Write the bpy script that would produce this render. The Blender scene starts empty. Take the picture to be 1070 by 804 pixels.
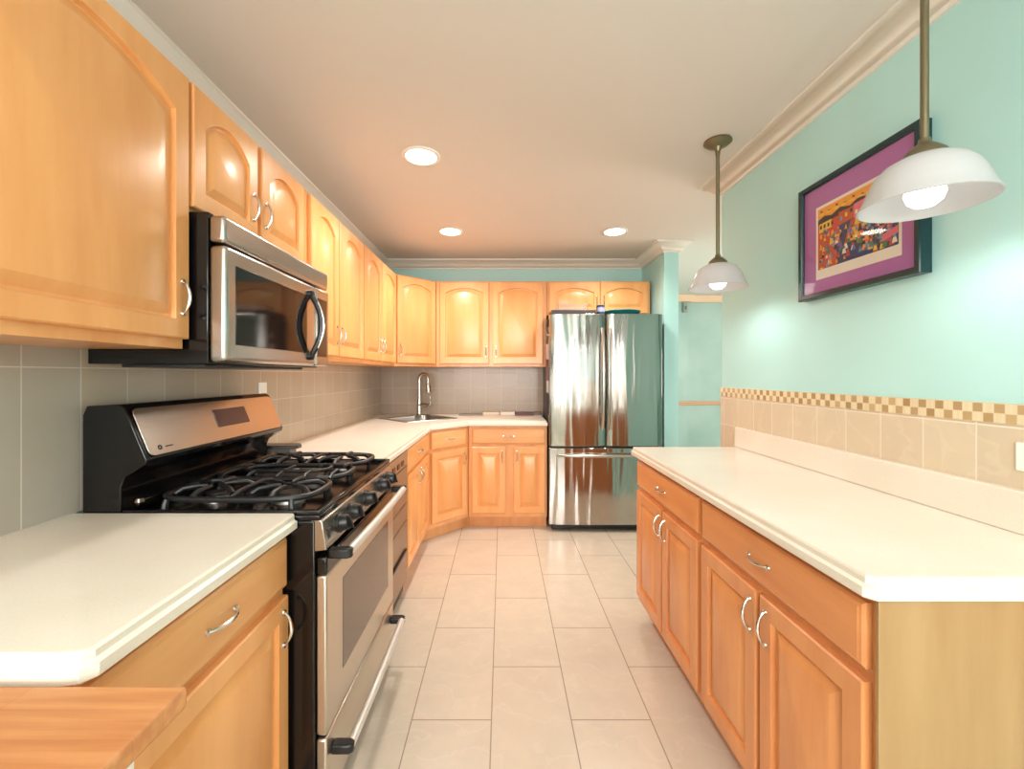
import bpy, bmesh, math, random
from mathutils import Vector, Matrix
random.seed(7)
C = bpy.context.scene.collection
S = bpy.context.scene
PI = math.pi
# ------------------------------------------------------------------ camera, world, exposure
F = 450.0; CX = 525.0; CY = 392.0; H = 1.32
cam = bpy.data.cameras.new('camera'); co = bpy.data.objects.new('camera', cam); C.objects.link(co)
co.location = (0, 0, H); co.rotation_euler = (PI/2, 0, 0)
cam.sensor_width = 36; cam.sensor_fit = 'HORIZONTAL'; cam.lens = F*36/1070
cam.shift_x = (535-CX)/1070; cam.shift_y = -(402-CY)/1070; cam.clip_start = .02
S.camera = co
S.view_settings.view_transform = 'Standard'; S.view_settings.look = 'None'
S.view_settings.exposure = 0.84; S.view_settings.gamma = 1; S.view_settings.use_curve_mapping = False
S.cycles.use_denoising = True
try: S.cycles.denoiser = 'OPENIMAGEDENOISE'
except Exception: pass
S.cycles.max_bounces = 10; S.cycles.diffuse_bounces = 6; S.cycles.glossy_bounces = 5
S.cycles.sample_clamp_indirect = 6; S.cycles.caustics_reflective = False
w = bpy.data.worlds.new('world'); S.world = w; w.use_nodes = True
w.node_tree.nodes['Background'].inputs[0].default_value = (.85, .93, 1, 1)
w.node_tree.nodes['Background'].inputs[1].default_value = 1.5
CEIL = 2.455; XL = -1.215; XR = 1.29; YB = 4.29; YR = -2.6
def area(name, loc, rot, sx, sy, power, col=(1, 1, 1)):
    l = bpy.data.lights.new(name, 'AREA'); l.shape = 'RECTANGLE'; l.size = sx; l.size_y = sy
    l.energy = power; l.color = col
    o = bpy.data.objects.new(name, l); C.objects.link(o); o.location = loc; o.rotation_euler = rot
    return o
# area lights added in unseen rear window openings to brighten the room
WIN = [(-1.05, -.62), (-.25, .18), (.55, .98)]
for i, (a, b) in enumerate(WIN):
    area('window_daylight', ((a+b)/2, YR-.03, 1.5), (PI/2, 0, 0), b-a-.04, 1.36, 25, (1, .965, .95))
# fill light added under the unseen ceiling behind the camera
area('dining_ceiling_light', (0, -1.2, CEIL-.02), (0, 0, 0), .9, .9, 16, (1, .95, .9))
# warm fill light added at the unseen side opening of the hall
area('hall_daylight', (4.47, 3.6, 1.5), (0, PI/2, 0), 1.3, 1.5, 52, (1, .85, .73))

# ------------------------------------------------------------------ materials
def lin(c):
    return tuple(((v/255)/12.92 if v/255 <= .04045 else ((v/255+.055)/1.055)**2.4) for v in c)+(1,)
MATS = {}
def mat(name, rgb, rough=.5, metal=0, **kw):
    m = bpy.data.materials.new(name); m.use_nodes = True
    b = m.node_tree.nodes['Principled BSDF']
    b.inputs['Base Color'].default_value = lin(rgb); b.inputs['Roughness'].default_value = rough
    b.inputs['Metallic'].default_value = metal
    for k, v in kw.items(): b.inputs[k.replace('_', ' ')].default_value = v
    MATS[name] = m; return m
def nodes(m):
    t = m.node_tree; return t.nodes, t.links, t.nodes['Principled BSDF']
def coords(m, scale=(1, 1, 1), loc=(0, 0, 0), swap=None):
    n, l, b = nodes(m)
    tc = n.new('ShaderNodeTexCoord'); mp = n.new('ShaderNodeMapping')
    mp.inputs['Scale'].default_value = scale; mp.inputs['Location'].default_value = loc
    src = tc.outputs['Object']
    if swap:
        sp = n.new('ShaderNodeSeparateXYZ'); cb = n.new('ShaderNodeCombineXYZ'); l.new(src, sp.inputs[0])
        for i, a in enumerate(swap):
            l.new(sp.outputs[a], cb.inputs[i])
        src = cb.outputs[0]
    l.new(src, mp.inputs[0]); return mp.outputs[0]
def ramp(m, fac, stops):
    n, l, b = nodes(m); r = n.new('ShaderNodeValToRGB'); e = r.color_ramp.elements
    while len(e) < len(stops): e.new(.5)
    for el, (p, c) in zip(e, stops): el.position = p; el.color = lin(c)
    l.new(fac, r.inputs[0]); return r.outputs[0]
def noise(m, vec, scale, detail=4, rough=.5):
    n, l, b = nodes(m); t = n.new('ShaderNodeTexNoise'); t.inputs['Scale'].default_value = scale
    t.inputs['Detail'].default_value = detail; t.inputs['Roughness'].default_value = rough
    l.new(vec, t.inputs['Vector']); return t.outputs['Fac']
def mix(m, fac, a, b_, mode='MIX'):
    n, l, b = nodes(m); x = n.new('ShaderNodeMixRGB'); x.blend_type = mode
    for s, v in ((x.inputs[0], fac), (x.inputs[1], a), (x.inputs[2], b_)):
        if hasattr(v, 'is_output'): l.new(v, s)
        else: s.default_value = v
    return x.outputs[0]
def bump(m, h, strength=.2, dist=.01):
    n, l, b = nodes(m); x = n.new('ShaderNodeBump'); x.inputs['Strength'].default_value = strength
    x.inputs['Distance'].default_value = dist; l.new(h, x.inputs['Height']); l.new(x.outputs[0], b.inputs['Normal'])
def setcol(m, c): m.node_tree.links.new(c, m.node_tree.nodes['Principled BSDF'].inputs['Base Color'])

def wood(name, dark, light, horizontal=False, rough=.33, vary=.06):
    m = mat(name, light, rough)
    n, l, b = nodes(m)
    v = coords(m, (1.2, 9, 9) if horizontal else (9, 9, 1.2))
    oi = n.new('ShaderNodeObjectInfo'); ad = n.new('ShaderNodeVectorMath'); ad.operation = 'ADD'
    sc = n.new('ShaderNodeVectorMath'); sc.operation = 'SCALE'; sc.inputs[3].default_value = 13
    cb = n.new('ShaderNodeCombineXYZ')
    for i in range(3): l.new(oi.outputs['Random'], cb.inputs[i])
    l.new(cb.outputs[0], sc.inputs[0]); l.new(v, ad.inputs[0]); l.new(sc.outputs[0], ad.inputs[1])
    f = noise(m, ad.outputs[0], 1.1, 5, .6)
    c = ramp(m, f, [(.3, dark), (.62, light)])
    hs = n.new('ShaderNodeHueSaturation'); mr = n.new('ShaderNodeMapRange')
    mr.inputs['To Min'].default_value = 1-vary; mr.inputs['To Max'].default_value = 1+vary
    l.new(oi.outputs['Random'], mr.inputs[0]); l.new(mr.outputs[0], hs.inputs['Value']); l.new(c, hs.inputs['Color'])
    setcol(m, hs.outputs[0]); b.inputs['Coat Weight'].default_value = .25; b.inputs['Coat Roughness'].default_value = .2
    return m
W_DOOR = wood('maple_vertical', (226, 156, 94), (236, 172, 110))
W_DRAW = wood('maple_horizontal', (220, 152, 92), (235, 174, 114), True)
W_BODY = wood('maple_frame', (216, 148, 90), (230, 168, 108), vary=.02)
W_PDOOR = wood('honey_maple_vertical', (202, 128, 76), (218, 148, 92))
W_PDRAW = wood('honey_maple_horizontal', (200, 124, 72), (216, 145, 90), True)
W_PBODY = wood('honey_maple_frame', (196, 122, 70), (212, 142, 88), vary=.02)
W_PANEL = wood('pale_birch_panel', (156, 118, 74), (170, 134, 90), vary=.0, rough=.5)
W_BLOCK = mat('butcher_block', (200, 130, 80), .45)
def block():
    m = W_BLOCK; n, l, b = nodes(m)
    v = coords(m)
    br = n.new('ShaderNodeTexBrick'); l.new(v, br.inputs[0]); br.inputs['Scale'].default_value = 1
    br.inputs['Brick Width'].default_value = .42; br.inputs['Row Height'].default_value = .045
    br.inputs['Mortar Size'].default_value = .0004
    br.inputs['Color1'].default_value = lin((196, 124, 74)); br.inputs['Color2'].default_value = lin((222, 158, 104)); br.inputs['Mortar'].default_value = lin((184, 116, 70))
    g = noise(m, coords(m, (2, 30, 30)), 2, 5)
    setcol(m, mix(m, .35, br.outputs[0], ramp(m, g, [(.35, (176, 104, 60)), (.65, (226, 168, 116))])))
block()
STEEL = mat('brushed_steel', (188, 182, 176), .25, 1)
bump(STEEL, noise(STEEL, coords(STEEL, (2, 2, 220)), 3, 2), .05, .001)
STEELF = mat('fridge_steel', (178, 174, 168), .13, 1)
bump(STEELF, noise(STEELF, coords(STEELF, (7, 1, .5)), 1.5, 1.5), .8, .02)
OVENST = mat('oven_steel', (210, 202, 190), .34, 1)
CHROME = mat('satin_nickel', (215, 210, 204), .2, 1)
SINKST = mat('sink_steel', (190, 188, 184), .28, 1)
BLACK = mat('black_enamel', (14, 13, 14), .12)
BLKPL = mat('black_plastic', (20, 20, 22), .35)
IRON = mat('cast_iron', (24, 24, 26), .42)
DKGLASS = mat('dark_glass', (34, 28, 30), .06)
OVGLASS = mat('oven_window_glass', (94, 80, 72), .1, Specular_IOR_Level=.8)
DKGREY = mat('fridge_side', (62, 60, 60), .45)
WHITE = mat('white_paint', (238, 236, 230), .4)
PLATE = mat('white_plate', (240, 240, 236), .3)
CEILM = mat('ceiling_paint', (222, 214, 208), .7)
CROWN = mat('crown_paint', (228, 222, 214), .4)
def wall(name, rgb):
    m = mat(name, rgb, .42); v = coords(m)
    c = tuple(max(0, x-6) for x in rgb)
    setcol(m, ramp(m, noise(m, v, 1.6, 4), [(.3, c), (.7, rgb)])); return m
TEAL = wall('teal_paint', (184, 228, 227))
CREAM = wall('cream_paint', (222, 208, 196))
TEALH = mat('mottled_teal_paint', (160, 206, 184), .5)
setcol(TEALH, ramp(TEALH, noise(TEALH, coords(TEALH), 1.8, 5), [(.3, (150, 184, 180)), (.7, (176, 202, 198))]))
BRONZE = mat('antique_bronze', (128, 118, 92), .38, .8)
def counter():
    m = mat('solid_surface', (233, 224, 208), .28); v = coords(m)
    a = ramp(m, noise(m, v, 260, 2), [(.35, (222, 212, 197)), (.55, (229, 221, 208))])
    b = ramp(m, noise(m, v, 5, 3), [(.3, (221, 212, 198)), (.7, (231, 224, 212))])
    setcol(m, mix(m, .5, a, b)); return m
CNT = counter()
def bricks(name, swap, loc, bw, rh, mort, c1, c2, cm, off=0, rough=.35, smooth=.1, nscale=9, var=.5, vein=None):
    m = mat(name, c1, rough); n, l, b = nodes(m)
    v = coords(m, loc=loc, swap=swap); br = n.new('ShaderNodeTexBrick'); l.new(v, br.inputs[0])
    br.offset = off; br.offset_frequency = 2; br.squash = 1
    br.inputs['Scale'].default_value = 1; br.inputs['Brick Width'].default_value = bw; br.inputs['Row Height'].default_value = rh
    br.inputs['Mortar Size'].default_value = mort; br.inputs['Mortar Smooth'].default_value = smooth
    br.inputs['Color1'].default_value = lin(c1); br.inputs['Color2'].default_value = lin(c2); br.inputs['Mortar'].default_value = lin(cm)
    g = ramp(m, noise(m, v, nscale, 6, .6), [(.3, tuple(int(x*.93) for x in c1)), (.7, tuple(min(255, int(x*1.04)) for x in c2))])
    mx = mix(m, var, br.outputs[0], g)
    if vein:
        d = n.new('ShaderNodeTexWave'); d.inputs['Scale'].default_value = 2.2; d.inputs['Distortion'].default_value = 14
        d.inputs['Detail'].default_value = 4; d.inputs['Detail Scale'].default_value = 2; l.new(v, d.inputs[0])
        vf = ramp(m, d.outputs['Fac'], [(.0, (120, 120, 120)), (.08, (0, 0, 0))])
        mx = mix(m, vf, mx, lin(vein))
    fin = mix(m, br.outputs['Fac'], mx, lin(cm)); setcol(m, fin)
    inv = n.new('ShaderNodeMath'); inv.operation = 'SUBTRACT'; inv.inputs[0].default_value = 1; l.new(br.outputs['Fac'], inv.inputs[1])
    bump(m, inv.outputs[0], .35, .002); return m
FLOOR = bricks('floor_tile', (1, 0, 2), (-1.647, .042, 0), .6, .305, .0022, (208, 196, 180), (201, 188, 171), (150, 136, 120), .5, .24, 0, 7, .55, (220, 209, 195))
TILE_L = bricks('greige_tile_left', (1, 2, 0), (-1.08+.459+.153, -.89, 0), .153, .15, .0018, (190, 172, 152), (176, 160, 141), (206, 194, 178), 0, .22, .1, 8)
TILE_B = bricks('greige_tile_back', (0, 2, 1), (XL+.0, -.89, 0), .1535, .15, .0018, (186, 168, 148), (170, 154, 136), (198, 186, 168), 0, .25, .1, 8)
TILE_N = bricks('tall_greige_tile', (1, 2, 0), (-1.08+.459+.153, -.93, 0), .153, .41, .0018, (186, 176, 162), (170, 162, 150), (208, 200, 188), 0, .2, .1, 5, .8)
TILE_R = bricks('beige_marble_tile', (1, 2, 0), (-2.39+.45*6, -1.035, 0), .1475, .1525, .002, (218, 202, 178), (206, 188, 162), (228, 218, 202), 0, .35, .1, 12, .6, (230, 220, 200))
def mosaic():
    m = mat('mosaic', (200, 170, 120), .25); n, l, b = nodes(m)
    v = coords(m, loc=(0, -1.195, 0), swap=(1, 2, 0)); ch = n.new('ShaderNodeTexChecker'); l.new(v, ch.inputs[0]); ch.inputs['Scale'].default_value = 1/.0255
    ck = n.new('ShaderNodeTexBrick'); l.new(v, ck.inputs[0]); ck.offset = 0; ck.inputs['Scale'].default_value = 1
    ck.inputs['Brick Width'].default_value = .0255; ck.inputs['Row Height'].default_value = .0255; ck.inputs['Mortar Size'].default_value = .0011; ck.inputs['Bias'].default_value = 0
    ck.inputs['Color1'].default_value = lin((158, 126, 84)); ck.inputs['Color2'].default_value = lin((196, 168, 124)); ck.inputs['Mortar'].default_value = lin((206, 190, 160))
    c2 = mix(m, ck.outputs[0], lin((222, 204, 168)), lin((236, 222, 194)))
    x = mix(m, ch.outputs['Fac'], ck.outputs[0], c2)
    sv = coords(m, (1, 130, 8)); x = mix(m, ramp(m, noise(m, sv, 1, 2), [(.4, (0, 0, 0)), (.6, (110, 110, 110))]), x, lin((176, 150, 110)))
    setcol(m, mix(m, ck.outputs['Fac'], x, lin((214, 198, 168)))); return m
MOS = mosaic()
def emis(name, rgb, s):
    m = mat(name, rgb, .4); b = m.node_tree.nodes['Principled BSDF']
    b.inputs['Emission Color'].default_value = lin(rgb); b.inputs['Emission Strength'].default_value = s; return m
LENS = emis('lamp_lens', (255, 246, 228), 9)
BULB = emis('lamp_bulb', (255, 250, 244), 1.7)
SHADE = mat('frosted_shade_glass', (214, 212, 214), .25, Transmission_Weight=.0)
SHADE.node_tree.nodes['Principled BSDF'].inputs['Subsurface Weight'].default_value = .0
def shade_mat():
    m = SHADE; n, l, b = nodes(m)
    tr = n.new('ShaderNodeBsdfTranslucent'); tr.inputs[0].default_value = (.8, .79, .79, 1)
    mx = n.new('ShaderNodeMixShader'); mx.inputs[0].default_value = .35
    l.new(b.outputs[0], mx.inputs[1]); l.new(tr.outputs[0], mx.inputs[2]); l.new(mx.outputs[0], n['Material Output'].inputs[0])
shade_mat()
GLASSP = mat('clear_glass', (255, 255, 255), .02, Transmission_Weight=1.0, IOR=1.45)

# ------------------------------------------------------------------ mesh helpers
def box(bm, x0, x1, y0, y1, z0, z1, M=None):
    vs = [bm.verts.new((x, y, z)) for x in (x0, x1) for y in (y0, y1) for z in (z0, z1)]
    q = [(0, 1, 3, 2), (4, 6, 7, 5), (0, 4, 5, 1), (2, 3, 7, 6), (0, 2, 6, 4), (1, 5, 7, 3)]
    for f in q: bm.faces.new([vs[i] for i in f])
    if M: bmesh.ops.transform(bm, matrix=M, verts=vs)
    return vs
def prism(bm, pts, axis, a, b, M=None):
    """extrude a 2-D outline: axis x -> pts are (y,z); y -> (x,z); z -> (x,y)"""
    def p(u, v, t): return {'x': (t, u, v), 'y': (u, t, v), 'z': (u, v, t)}[axis]
    A = [bm.verts.new(p(u, v, a)) for u, v in pts]; B = [bm.verts.new(p(u, v, b)) for u, v in pts]
    bm.faces.new(A); bm.faces.new(B[::-1]); n = len(pts)
    for i in range(n): bm.faces.new((A[i], B[i], B[(i+1) % n], A[(i+1) % n]))
    if M: bmesh.ops.transform(bm, matrix=M, verts=A+B)
    return A+B
def tube(bm, pts, r, n=10, closed=False, M=None, flat=1.0):
    pts = [Vector(p) for p in pts]; rings = []; N = len(pts)
    up = Vector((0, 0, 1)); prev = None
    for i, p in enumerate(pts):
        if closed: d = pts[(i+1) % N]-pts[i-1]
        else: d = pts[min(i+1, N-1)]-pts[max(i-1, 0)]
        d.normalize()
        u = prev if prev is not None else (up if abs(d.z) < .9 else Vector((1, 0, 0)))
        a = d.cross(u); a.normalize(); b = a.cross(d); b.normalize(); prev = b
        rr = r[i] if isinstance(r, (list, tuple)) else r
        rings.append([bm.verts.new(p+a*math.cos(t)*rr+b*math.sin(t)*rr*flat) for t in [2*PI*k/n for k in range(n)]])
    for i in range(N if closed else N-1):
        A, B = rings[i], rings[(i+1) % N]
        for k in range(n): bm.faces.new((A[k], A[(k+1) % n], B[(k+1) % n], B[k]))
    if not closed: bm.faces.new(rings[0][::-1]); bm.faces.new(rings[-1])
    vs = [v for R in rings for v in R]
    if M: bmesh.ops.transform(bm, matrix=M, verts=vs)
    return vs
def lathe(bm, prof, n=32, loc=(0, 0, 0), M=None, closed=False):
    rings = []
    for r, z in prof:
        if r < 1e-5: rings.append([bm.verts.new((0, 0, z))])
        else: rings.append([bm.verts.new((r*math.cos(2*PI*k/n), r*math.sin(2*PI*k/n), z)) for k in range(n)])
    for i in range(len(prof)-1+(1 if closed else 0)):
        A, B = rings[i], rings[(i+1) % len(prof)]
        for k in range(n):
            k2 = (k+1) % n
            if len(A) == 1 and len(B) == 1: continue
            if len(A) == 1: bm.faces.new((A[0], B[k2], B[k]))
            elif len(B) == 1: bm.faces.new((A[k], A[k2], B[0]))
            else: bm.faces.new((A[k], A[k2], B[k2], B[k]))
    vs = [v for R in rings for v in R]
    X = Matrix.Translation(loc)
    if M: X = X @ M
    bmesh.ops.transform(bm, matrix=X, verts=vs); return vs
def obj(name, bm, m, parent=None, bevel=0, smooth=True, seg=2, angle=35, loc=None):
    bmesh.ops.recalc_face_normals(bm, faces=bm.faces)
    me = bpy.data.meshes.new(name); bm.to_mesh(me); bm.free()
    for mm in (m if isinstance(m, (list, tuple)) else [m]): me.materials.append(mm)
    if smooth:
        me.shade_smooth(); me.set_sharp_from_angle(angle=math.radians(angle))
    o = bpy.data.objects.new(name, me); C.objects.link(o)
    if parent: o.parent = parent
    if loc: o.location = loc
    if bevel:
        b = o.modifiers.new('bevel', 'BEVEL'); b.width = bevel; b.segments = seg; b.limit_method = 'ANGLE'; b.angle_limit = math.radians(40)
        b.harden_normals = False
    return o
def BM(): return bmesh.new()
def bx(name, m, parent, x0, x1, y0, y1, z0, z1, bevel=0, **k):
    b = BM(); box(b, x0, x1, y0, y1, z0, z1); return obj(name, b, m, parent, bevel, **k)
def tag(o, label, cat, group=None):
    o['label'] = label; o['category'] = cat
    if group: o['group'] = group
    return o
def thing(name, label, cat, loc=(0, 0, 0), rz=0, group=None):
    o = bpy.data.objects.new(name, None); C.objects.link(o); o.location = loc; o.rotation_euler = (0, 0, rz); o.empty_display_size = .1
    return tag(o, label, cat, group)
def struct(o): o['kind'] = 'structure'; return o
def sweep(bm, path, prof):
    P = [Vector((x, y)) for x, y in path]; rings = []
    for i, p in enumerate(P):
        d1 = (P[i]-P[i-1]).normalized() if i else None
        d2 = (P[i+1]-P[i]).normalized() if i < len(P)-1 else None
        n1 = Vector((-d1.y, d1.x)) if d1 else None; n2 = Vector((-d2.y, d2.x)) if d2 else None
        if n1 and n2:
            n = (n1+n2).normalized(); n = n/ max(.2, n.dot(n1))
        else: n = n1 or n2
        rings.append([bm.verts.new((p.x+n.x*o, p.y+n.y*o, z)) for o, z in prof])
    k = len(prof)
    for A, B in zip(rings, rings[1:]):
        for i in range(k): bm.faces.new((A[i], A[(i+1) % k], B[(i+1) % k], B[i]))
    bm.faces.new(rings[0][::-1]); bm.faces.new(rings[-1])

def slab(bm, P, z0, z1, inset):
    """P CCW outline; inset = list per edge"""
    n = len(P); L = []
    for i in range(n):
        a, b_, c = Vector(P[i-1]), Vector(P[i]), Vector(P[(i+1) % n])
        d1 = (b_-a).normalized(); d2 = (c-b_).normalized()
        n1 = Vector((-d1.y, d1.x)); n2 = Vector((-d2.y, d2.x)); i1, i2 = inset[i-1], inset[i]
        # intersection of the two offset lines
        p1 = b_+n1*i1; p2 = b_+n2*i2; den = d1.x*d2.y-d1.y*d2.x
        if abs(den) < 1e-6: L.append((p1.x, p1.y)); continue
        tt = ((p2.x-p1.x)*d2.y-(p2.y-p1.y)*d2.x)/den; q = p1+d1*tt; L.append((q.x, q.y))
    return L
# ------------------------------------------------------------------ setting
struct(bx('floor', FLOOR, None, -1.6, 4.7, YR-.15, 6.4, -.1, 0, smooth=False))
struct(bx('ceiling', CEILM, None, -1.6, 4.7, YR-.15, 6.4, CEIL, CEIL+.1, smooth=False))
struct(bx('wall_left', TEAL, None, XL-.15, XL, YR-.15, YB+.15, 0, CEIL, smooth=False))
struct(bx('wall_back', TEAL, None, XL, 1.39, YB, YB+.15, 0, CEIL, smooth=False))
struct(bx('wall_fridge_side', TEAL, None, 1.39, 1.513, 3.70, 6.2, 0, CEIL, smooth=False))
struct(bx('wall_right', TEAL, None, XR, XR+.12, YR, 2.53, 0, CEIL, smooth=False))
struct(bx('wall_hall_back', TEALH, None, 1.513, 4.5, 6.2, 6.35, 0, CEIL, smooth=False))
struct(bx('wall_hall_back_left', TEALH, None, 1.513, 2.655, 6.14, 6.2, 0, 2.36, smooth=False))
struct(bx('wall_hall_front', TEAL, None, XR+.12, 4.5, .6, .75, 0, CEIL, smooth=False))
b = BM()   # hall right wall with a window opening
box(b, 4.5, 4.65, .6, 6.35, 0, .8); box(b, 4.5, 4.65, .6, 6.35, 2.2, CEIL); box(b, 4.5, 4.65, .6, 2.85, .8, 2.2); box(b, 4.5, 4.65, 4.35, 6.35, .8, 2.2)
struct(obj('wall_hall_right', b, TEAL, None, smooth=False))
b = BM()   # unseen rear wall; window openings added for room light and fridge reflections
z0, z1 = .8, 2.2
box(b, XL, XR, YR-.15, YR, 0, z0); box(b, XL, XR, YR-.15, YR, z1, CEIL)
xs = [XL]+[v for wn in WIN for v in wn]+[XR]
for i in range(0, len(xs), 2): box(b, xs[i], xs[i+1], YR-.15, YR, z0, z1)
struct(obj('wall_rear', b, CREAM, None, smooth=False))
for i, (x0, x1) in enumerate(WIN):
    wn = bpy.data.objects.new('window_%d' % (i+1), None); C.objects.link(wn); struct(wn)  # unseen window, added and spaced for its light and reflections
    b = BM()
    for a in ((x0, x0+.04, z0, z1), (x1-.04, x1, z0, z1), (x0, x1, z0, z0+.04), (x0, x1, z1-.04, z1), (x0, x1, 1.48, 1.52)):
        box(b, a[0], a[1], YR-.02, YR+.02, a[2], a[3])
    obj('window_frame', b, WHITE, wn, .004)
# crown moulding
cp = [(0, 2.372), (.012, 2.372), (.016, 2.385), (.028, 2.390), (.036, 2.402), (.056, 2.424), (.072, 2.432), (.078, 2.442), (.09, 2.444), (.092, CEIL-.001), (0, CEIL-.001)]
cp = [(o*1.02, z) for o, z in cp]
b = BM(); sweep(b, [(1.513, 6.1), (1.513, 3.70), (1.39, 3.70), (1.39, YB), (XL, YB), (XL, YR)], cp); struct(obj('trim_1', b, CROWN, None, angle=50))
b = BM(); sweep(b, [(XR, YR), (XR, 2.53), (XR+.12, 2.53), (XR+.12, .8)], cp); struct(obj('trim_2', b, CROWN, None, angle=50))
rp = [(0, .885), (.018, .89), (.022, .91), (.014, .915), (.022, .925), (.022, .94), (0, .945)]
RAILM = mat('tan_rail_paint', (216, 172, 138), .4)
b = BM(); sweep(b, [(4.5, 6.2), (2.655, 6.2), (2.655, 6.14), (1.513, 6.14)], rp); struct(obj('trim_3', b, RAILM, None))
rp2 = [(0, 2.36), (.03, 2.365), (.05, 2.42), (.06, CEIL-.001), (0, CEIL-.001)]
b = BM(); sweep(b, [(4.5, 6.2), (2.655, 6.2), (2.655, 6.14), (1.6, 6.14)], rp2); struct(obj('trim_4', b, mat('peach_trim', (232, 196, 164), .5), None))
# backsplash tile
struct(bx('trim_5', TILE_N, None, XL, XL+.008, YR+.4, 1.236, .93, 1.42, smooth=False))
struct(bx('trim_6', TILE_L, None, XL, XL+.008, 1.236, YB, .93, 1.42, smooth=False))
struct(bx('trim_7', TILE_B, None, XL+.008, .41, YB-.008, YB, .93, 1.42, smooth=False))
struct(bx('trim_8', TILE_R, None, XR-.008, XR, -.5, 2.53, .70, 1.195, smooth=False))
struct(bx('trim_9', MOS, None, XR-.010, XR, -.5, 2.53, 1.195, 1.247, smooth=False))

# ------------------------------------------------------------------ cabinet builders (local frame: x along the front, -y out of the front)
def loop(w_, h_, ins, y, arch, K=14):
    """rectangle with inset ins (top edge arched when arch > 0)"""
    P = [(ins, y, ins), (w_-ins, y, ins)]
    for k in range(K+1):
        t = k/K; x = (w_-ins)+(2*ins-w_)*t
        s = 1-(2*t-1)**2
        z = h_-ins-(arch*(1-s) if arch else 0)
        P.append((x, y, z))
    return P
def door_bm(w_, h_, T=.02, fr=.052, arch=0, raised=True):
    bm = BM()
    L = [loop(w_, h_, 0, 0, 0), loop(w_, h_, 0, -(T-.004), 0), loop(w_, h_, .004, -T, 0)]
    if raised:
        L += [loop(w_, h_, fr, -T, arch), loop(w_, h_, fr+.003, -(T-.012), arch), loop(w_, h_, fr+.011, -(T-.0125), arch),
              loop(w_, h_, fr+.036, -(T-.001), arch*.95), loop(w_, h_, fr+.039, -T, arch*.95)]
    R = [[bm.verts.new(p) for p in q] for q in L]; n = len(R[0])
    for A, B in zip(R, R[1:]):
        for i in range(n): bm.faces.new((A[i], A[(i+1) % n], B[(i+1) % n], B[i]))
    bm.faces.new(R[0][::-1]); bm.faces.new(R[-1]); return bm
def handle(parent, x, z, vertical=True, L=.09):
    b = BM(); pts = []; rr = []
    for k in range(13):
        t = k/12; a = (t-.5)*L; o = -.003-.018*math.sin(PI*t)**.7
        pts.append((0, o, a) if vertical else (a, o, 0)); rr.append(.003+.0018*math.sin(PI*t))
    tube(b, pts, rr, 8)
    for s in (-.5, .5):
        p = (0, 0, s*L) if vertical else (s*L, 0, 0)
        lathe(b, [(0, 0), (.008, 0), (.007, .004), (0, .005)], 10, p, Matrix.Rotation(PI/2, 4, 'X'))
    o = obj('handle', b, CHROME, parent, loc=(x, -.02, z)); return o
def door(parent, x0, x1, z0, z1, y=0, arch=0, hnd=None, hz=None, name='door'):
    o = obj(name, door_bm(x1-x0, z1-z0, arch=arch), W_DOOR, parent, angle=25, loc=(x0, y, z0))
    if hnd:
        hx = .028 if hnd == 'L' else (x1-x0)-.028
        handle(o, hx, hz-z0)
    return o
def drawer(parent, x0, x1, z0, z1, y=0):
    b = BM(); w_, h_ = x1-x0, z1-z0
    L = [loop(w_, h_, 0, 0, 0, 2), loop(w_, h_, 0, -.012, 0, 2), loop(w_, h_, .006, -.017, 0, 2), loop(w_, h_, .01, -.018, 0, 2), loop(w_, h_, .014, -.02, 0, 2)]
    R = [[b.verts.new(p) for p in q] for q in L]; n = len(R[0])
    for A, B in zip(R, R[1:]):
        for i in range(n): b.faces.new((A[i], A[(i+1) % n], B[(i+1) % n], B[i]))
    b.faces.new(R[0][::-1]); b.faces.new(R[-1])
    o = obj('drawer', b, W_DRAW, parent, angle=25, loc=(x0, y, z0))
    handle(o, w_/2, h_/2, False); return o
DZ0, DZ1, RZ0, RZ1 = .142, .705, .73, .864
def base(label, loc, rz, w_, depth, doors, drawers, kick=.07, group='wooden base cabinets', ends=None):
    t = thing('base_cabinet', label, 'cabinet', loc, rz, 'wooden base cabinets')
    b = BM(); box(b, .001, w_-.001, 0, depth, .105, .884)
    obj('body', b, W_BODY, t, .001)
    b = BM(); box(b, .001, w_-.001, kick, depth-.01, .0, .104)
    obj('toe_kick', b, W_BODY, t)
    for d in doors: door(t, d[0], d[1], DZ0, DZ1, 0, 0, d[2], .625)
    for d in drawers: drawer(t, d[0], d[1], RZ0, RZ1)
    return t
def upper(label, loc, rz, w_, depth, z0, z1, doors, arch=.035, dz0=None):
    t = thing('wall_cabinet', label, 'cabinet', loc, rz, 'wooden wall cabinets')
    b = BM(); box(b, .001, w_-.001, 0, depth, z0, z1)
    obj('body', b, W_BODY, t, .001)
    for d in doors: door(t, d[0], d[1], (dz0 or z0+.028), z1-.012, 0, arch, d[2], (dz0 or z0+.028)+.115)
    return t
UZ0, UZ1 = 1.395, 2.185
RL = PI/2     # left wall run: local x -> +Y, front faces +X
UXF = -.92
# near wall cabinet
upper('large wall cabinet at the upper left, nearest of all, left of the microwave', (UXF, .60, 0), RL, .64, .292, UZ0, UZ1, [(.02, .64, 'R')], .065)
upper('short two-door wall cabinet directly above the microwave', (UXF, 1.243, 0), RL, .755, .292, 1.80, UZ1, [(.012, .345, 'R'), (.372, .715, 'L')], .055, 1.812)
upper('tall two-door wall cabinet just past the microwave on the left wall', (UXF, 2.00, 0), RL, .81, .292, UZ0, UZ1, [(.03, .375, 'R'), (.39, .80, 'L')], .055)
upper('two-door wall cabinet on the left wall beside the corner cabinet', (UXF, 2.812, 0), RL, .862, .292, UZ0, UZ1, [(.012, .40, 'R'), (.42, .845, 'L')], .055)
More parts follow.
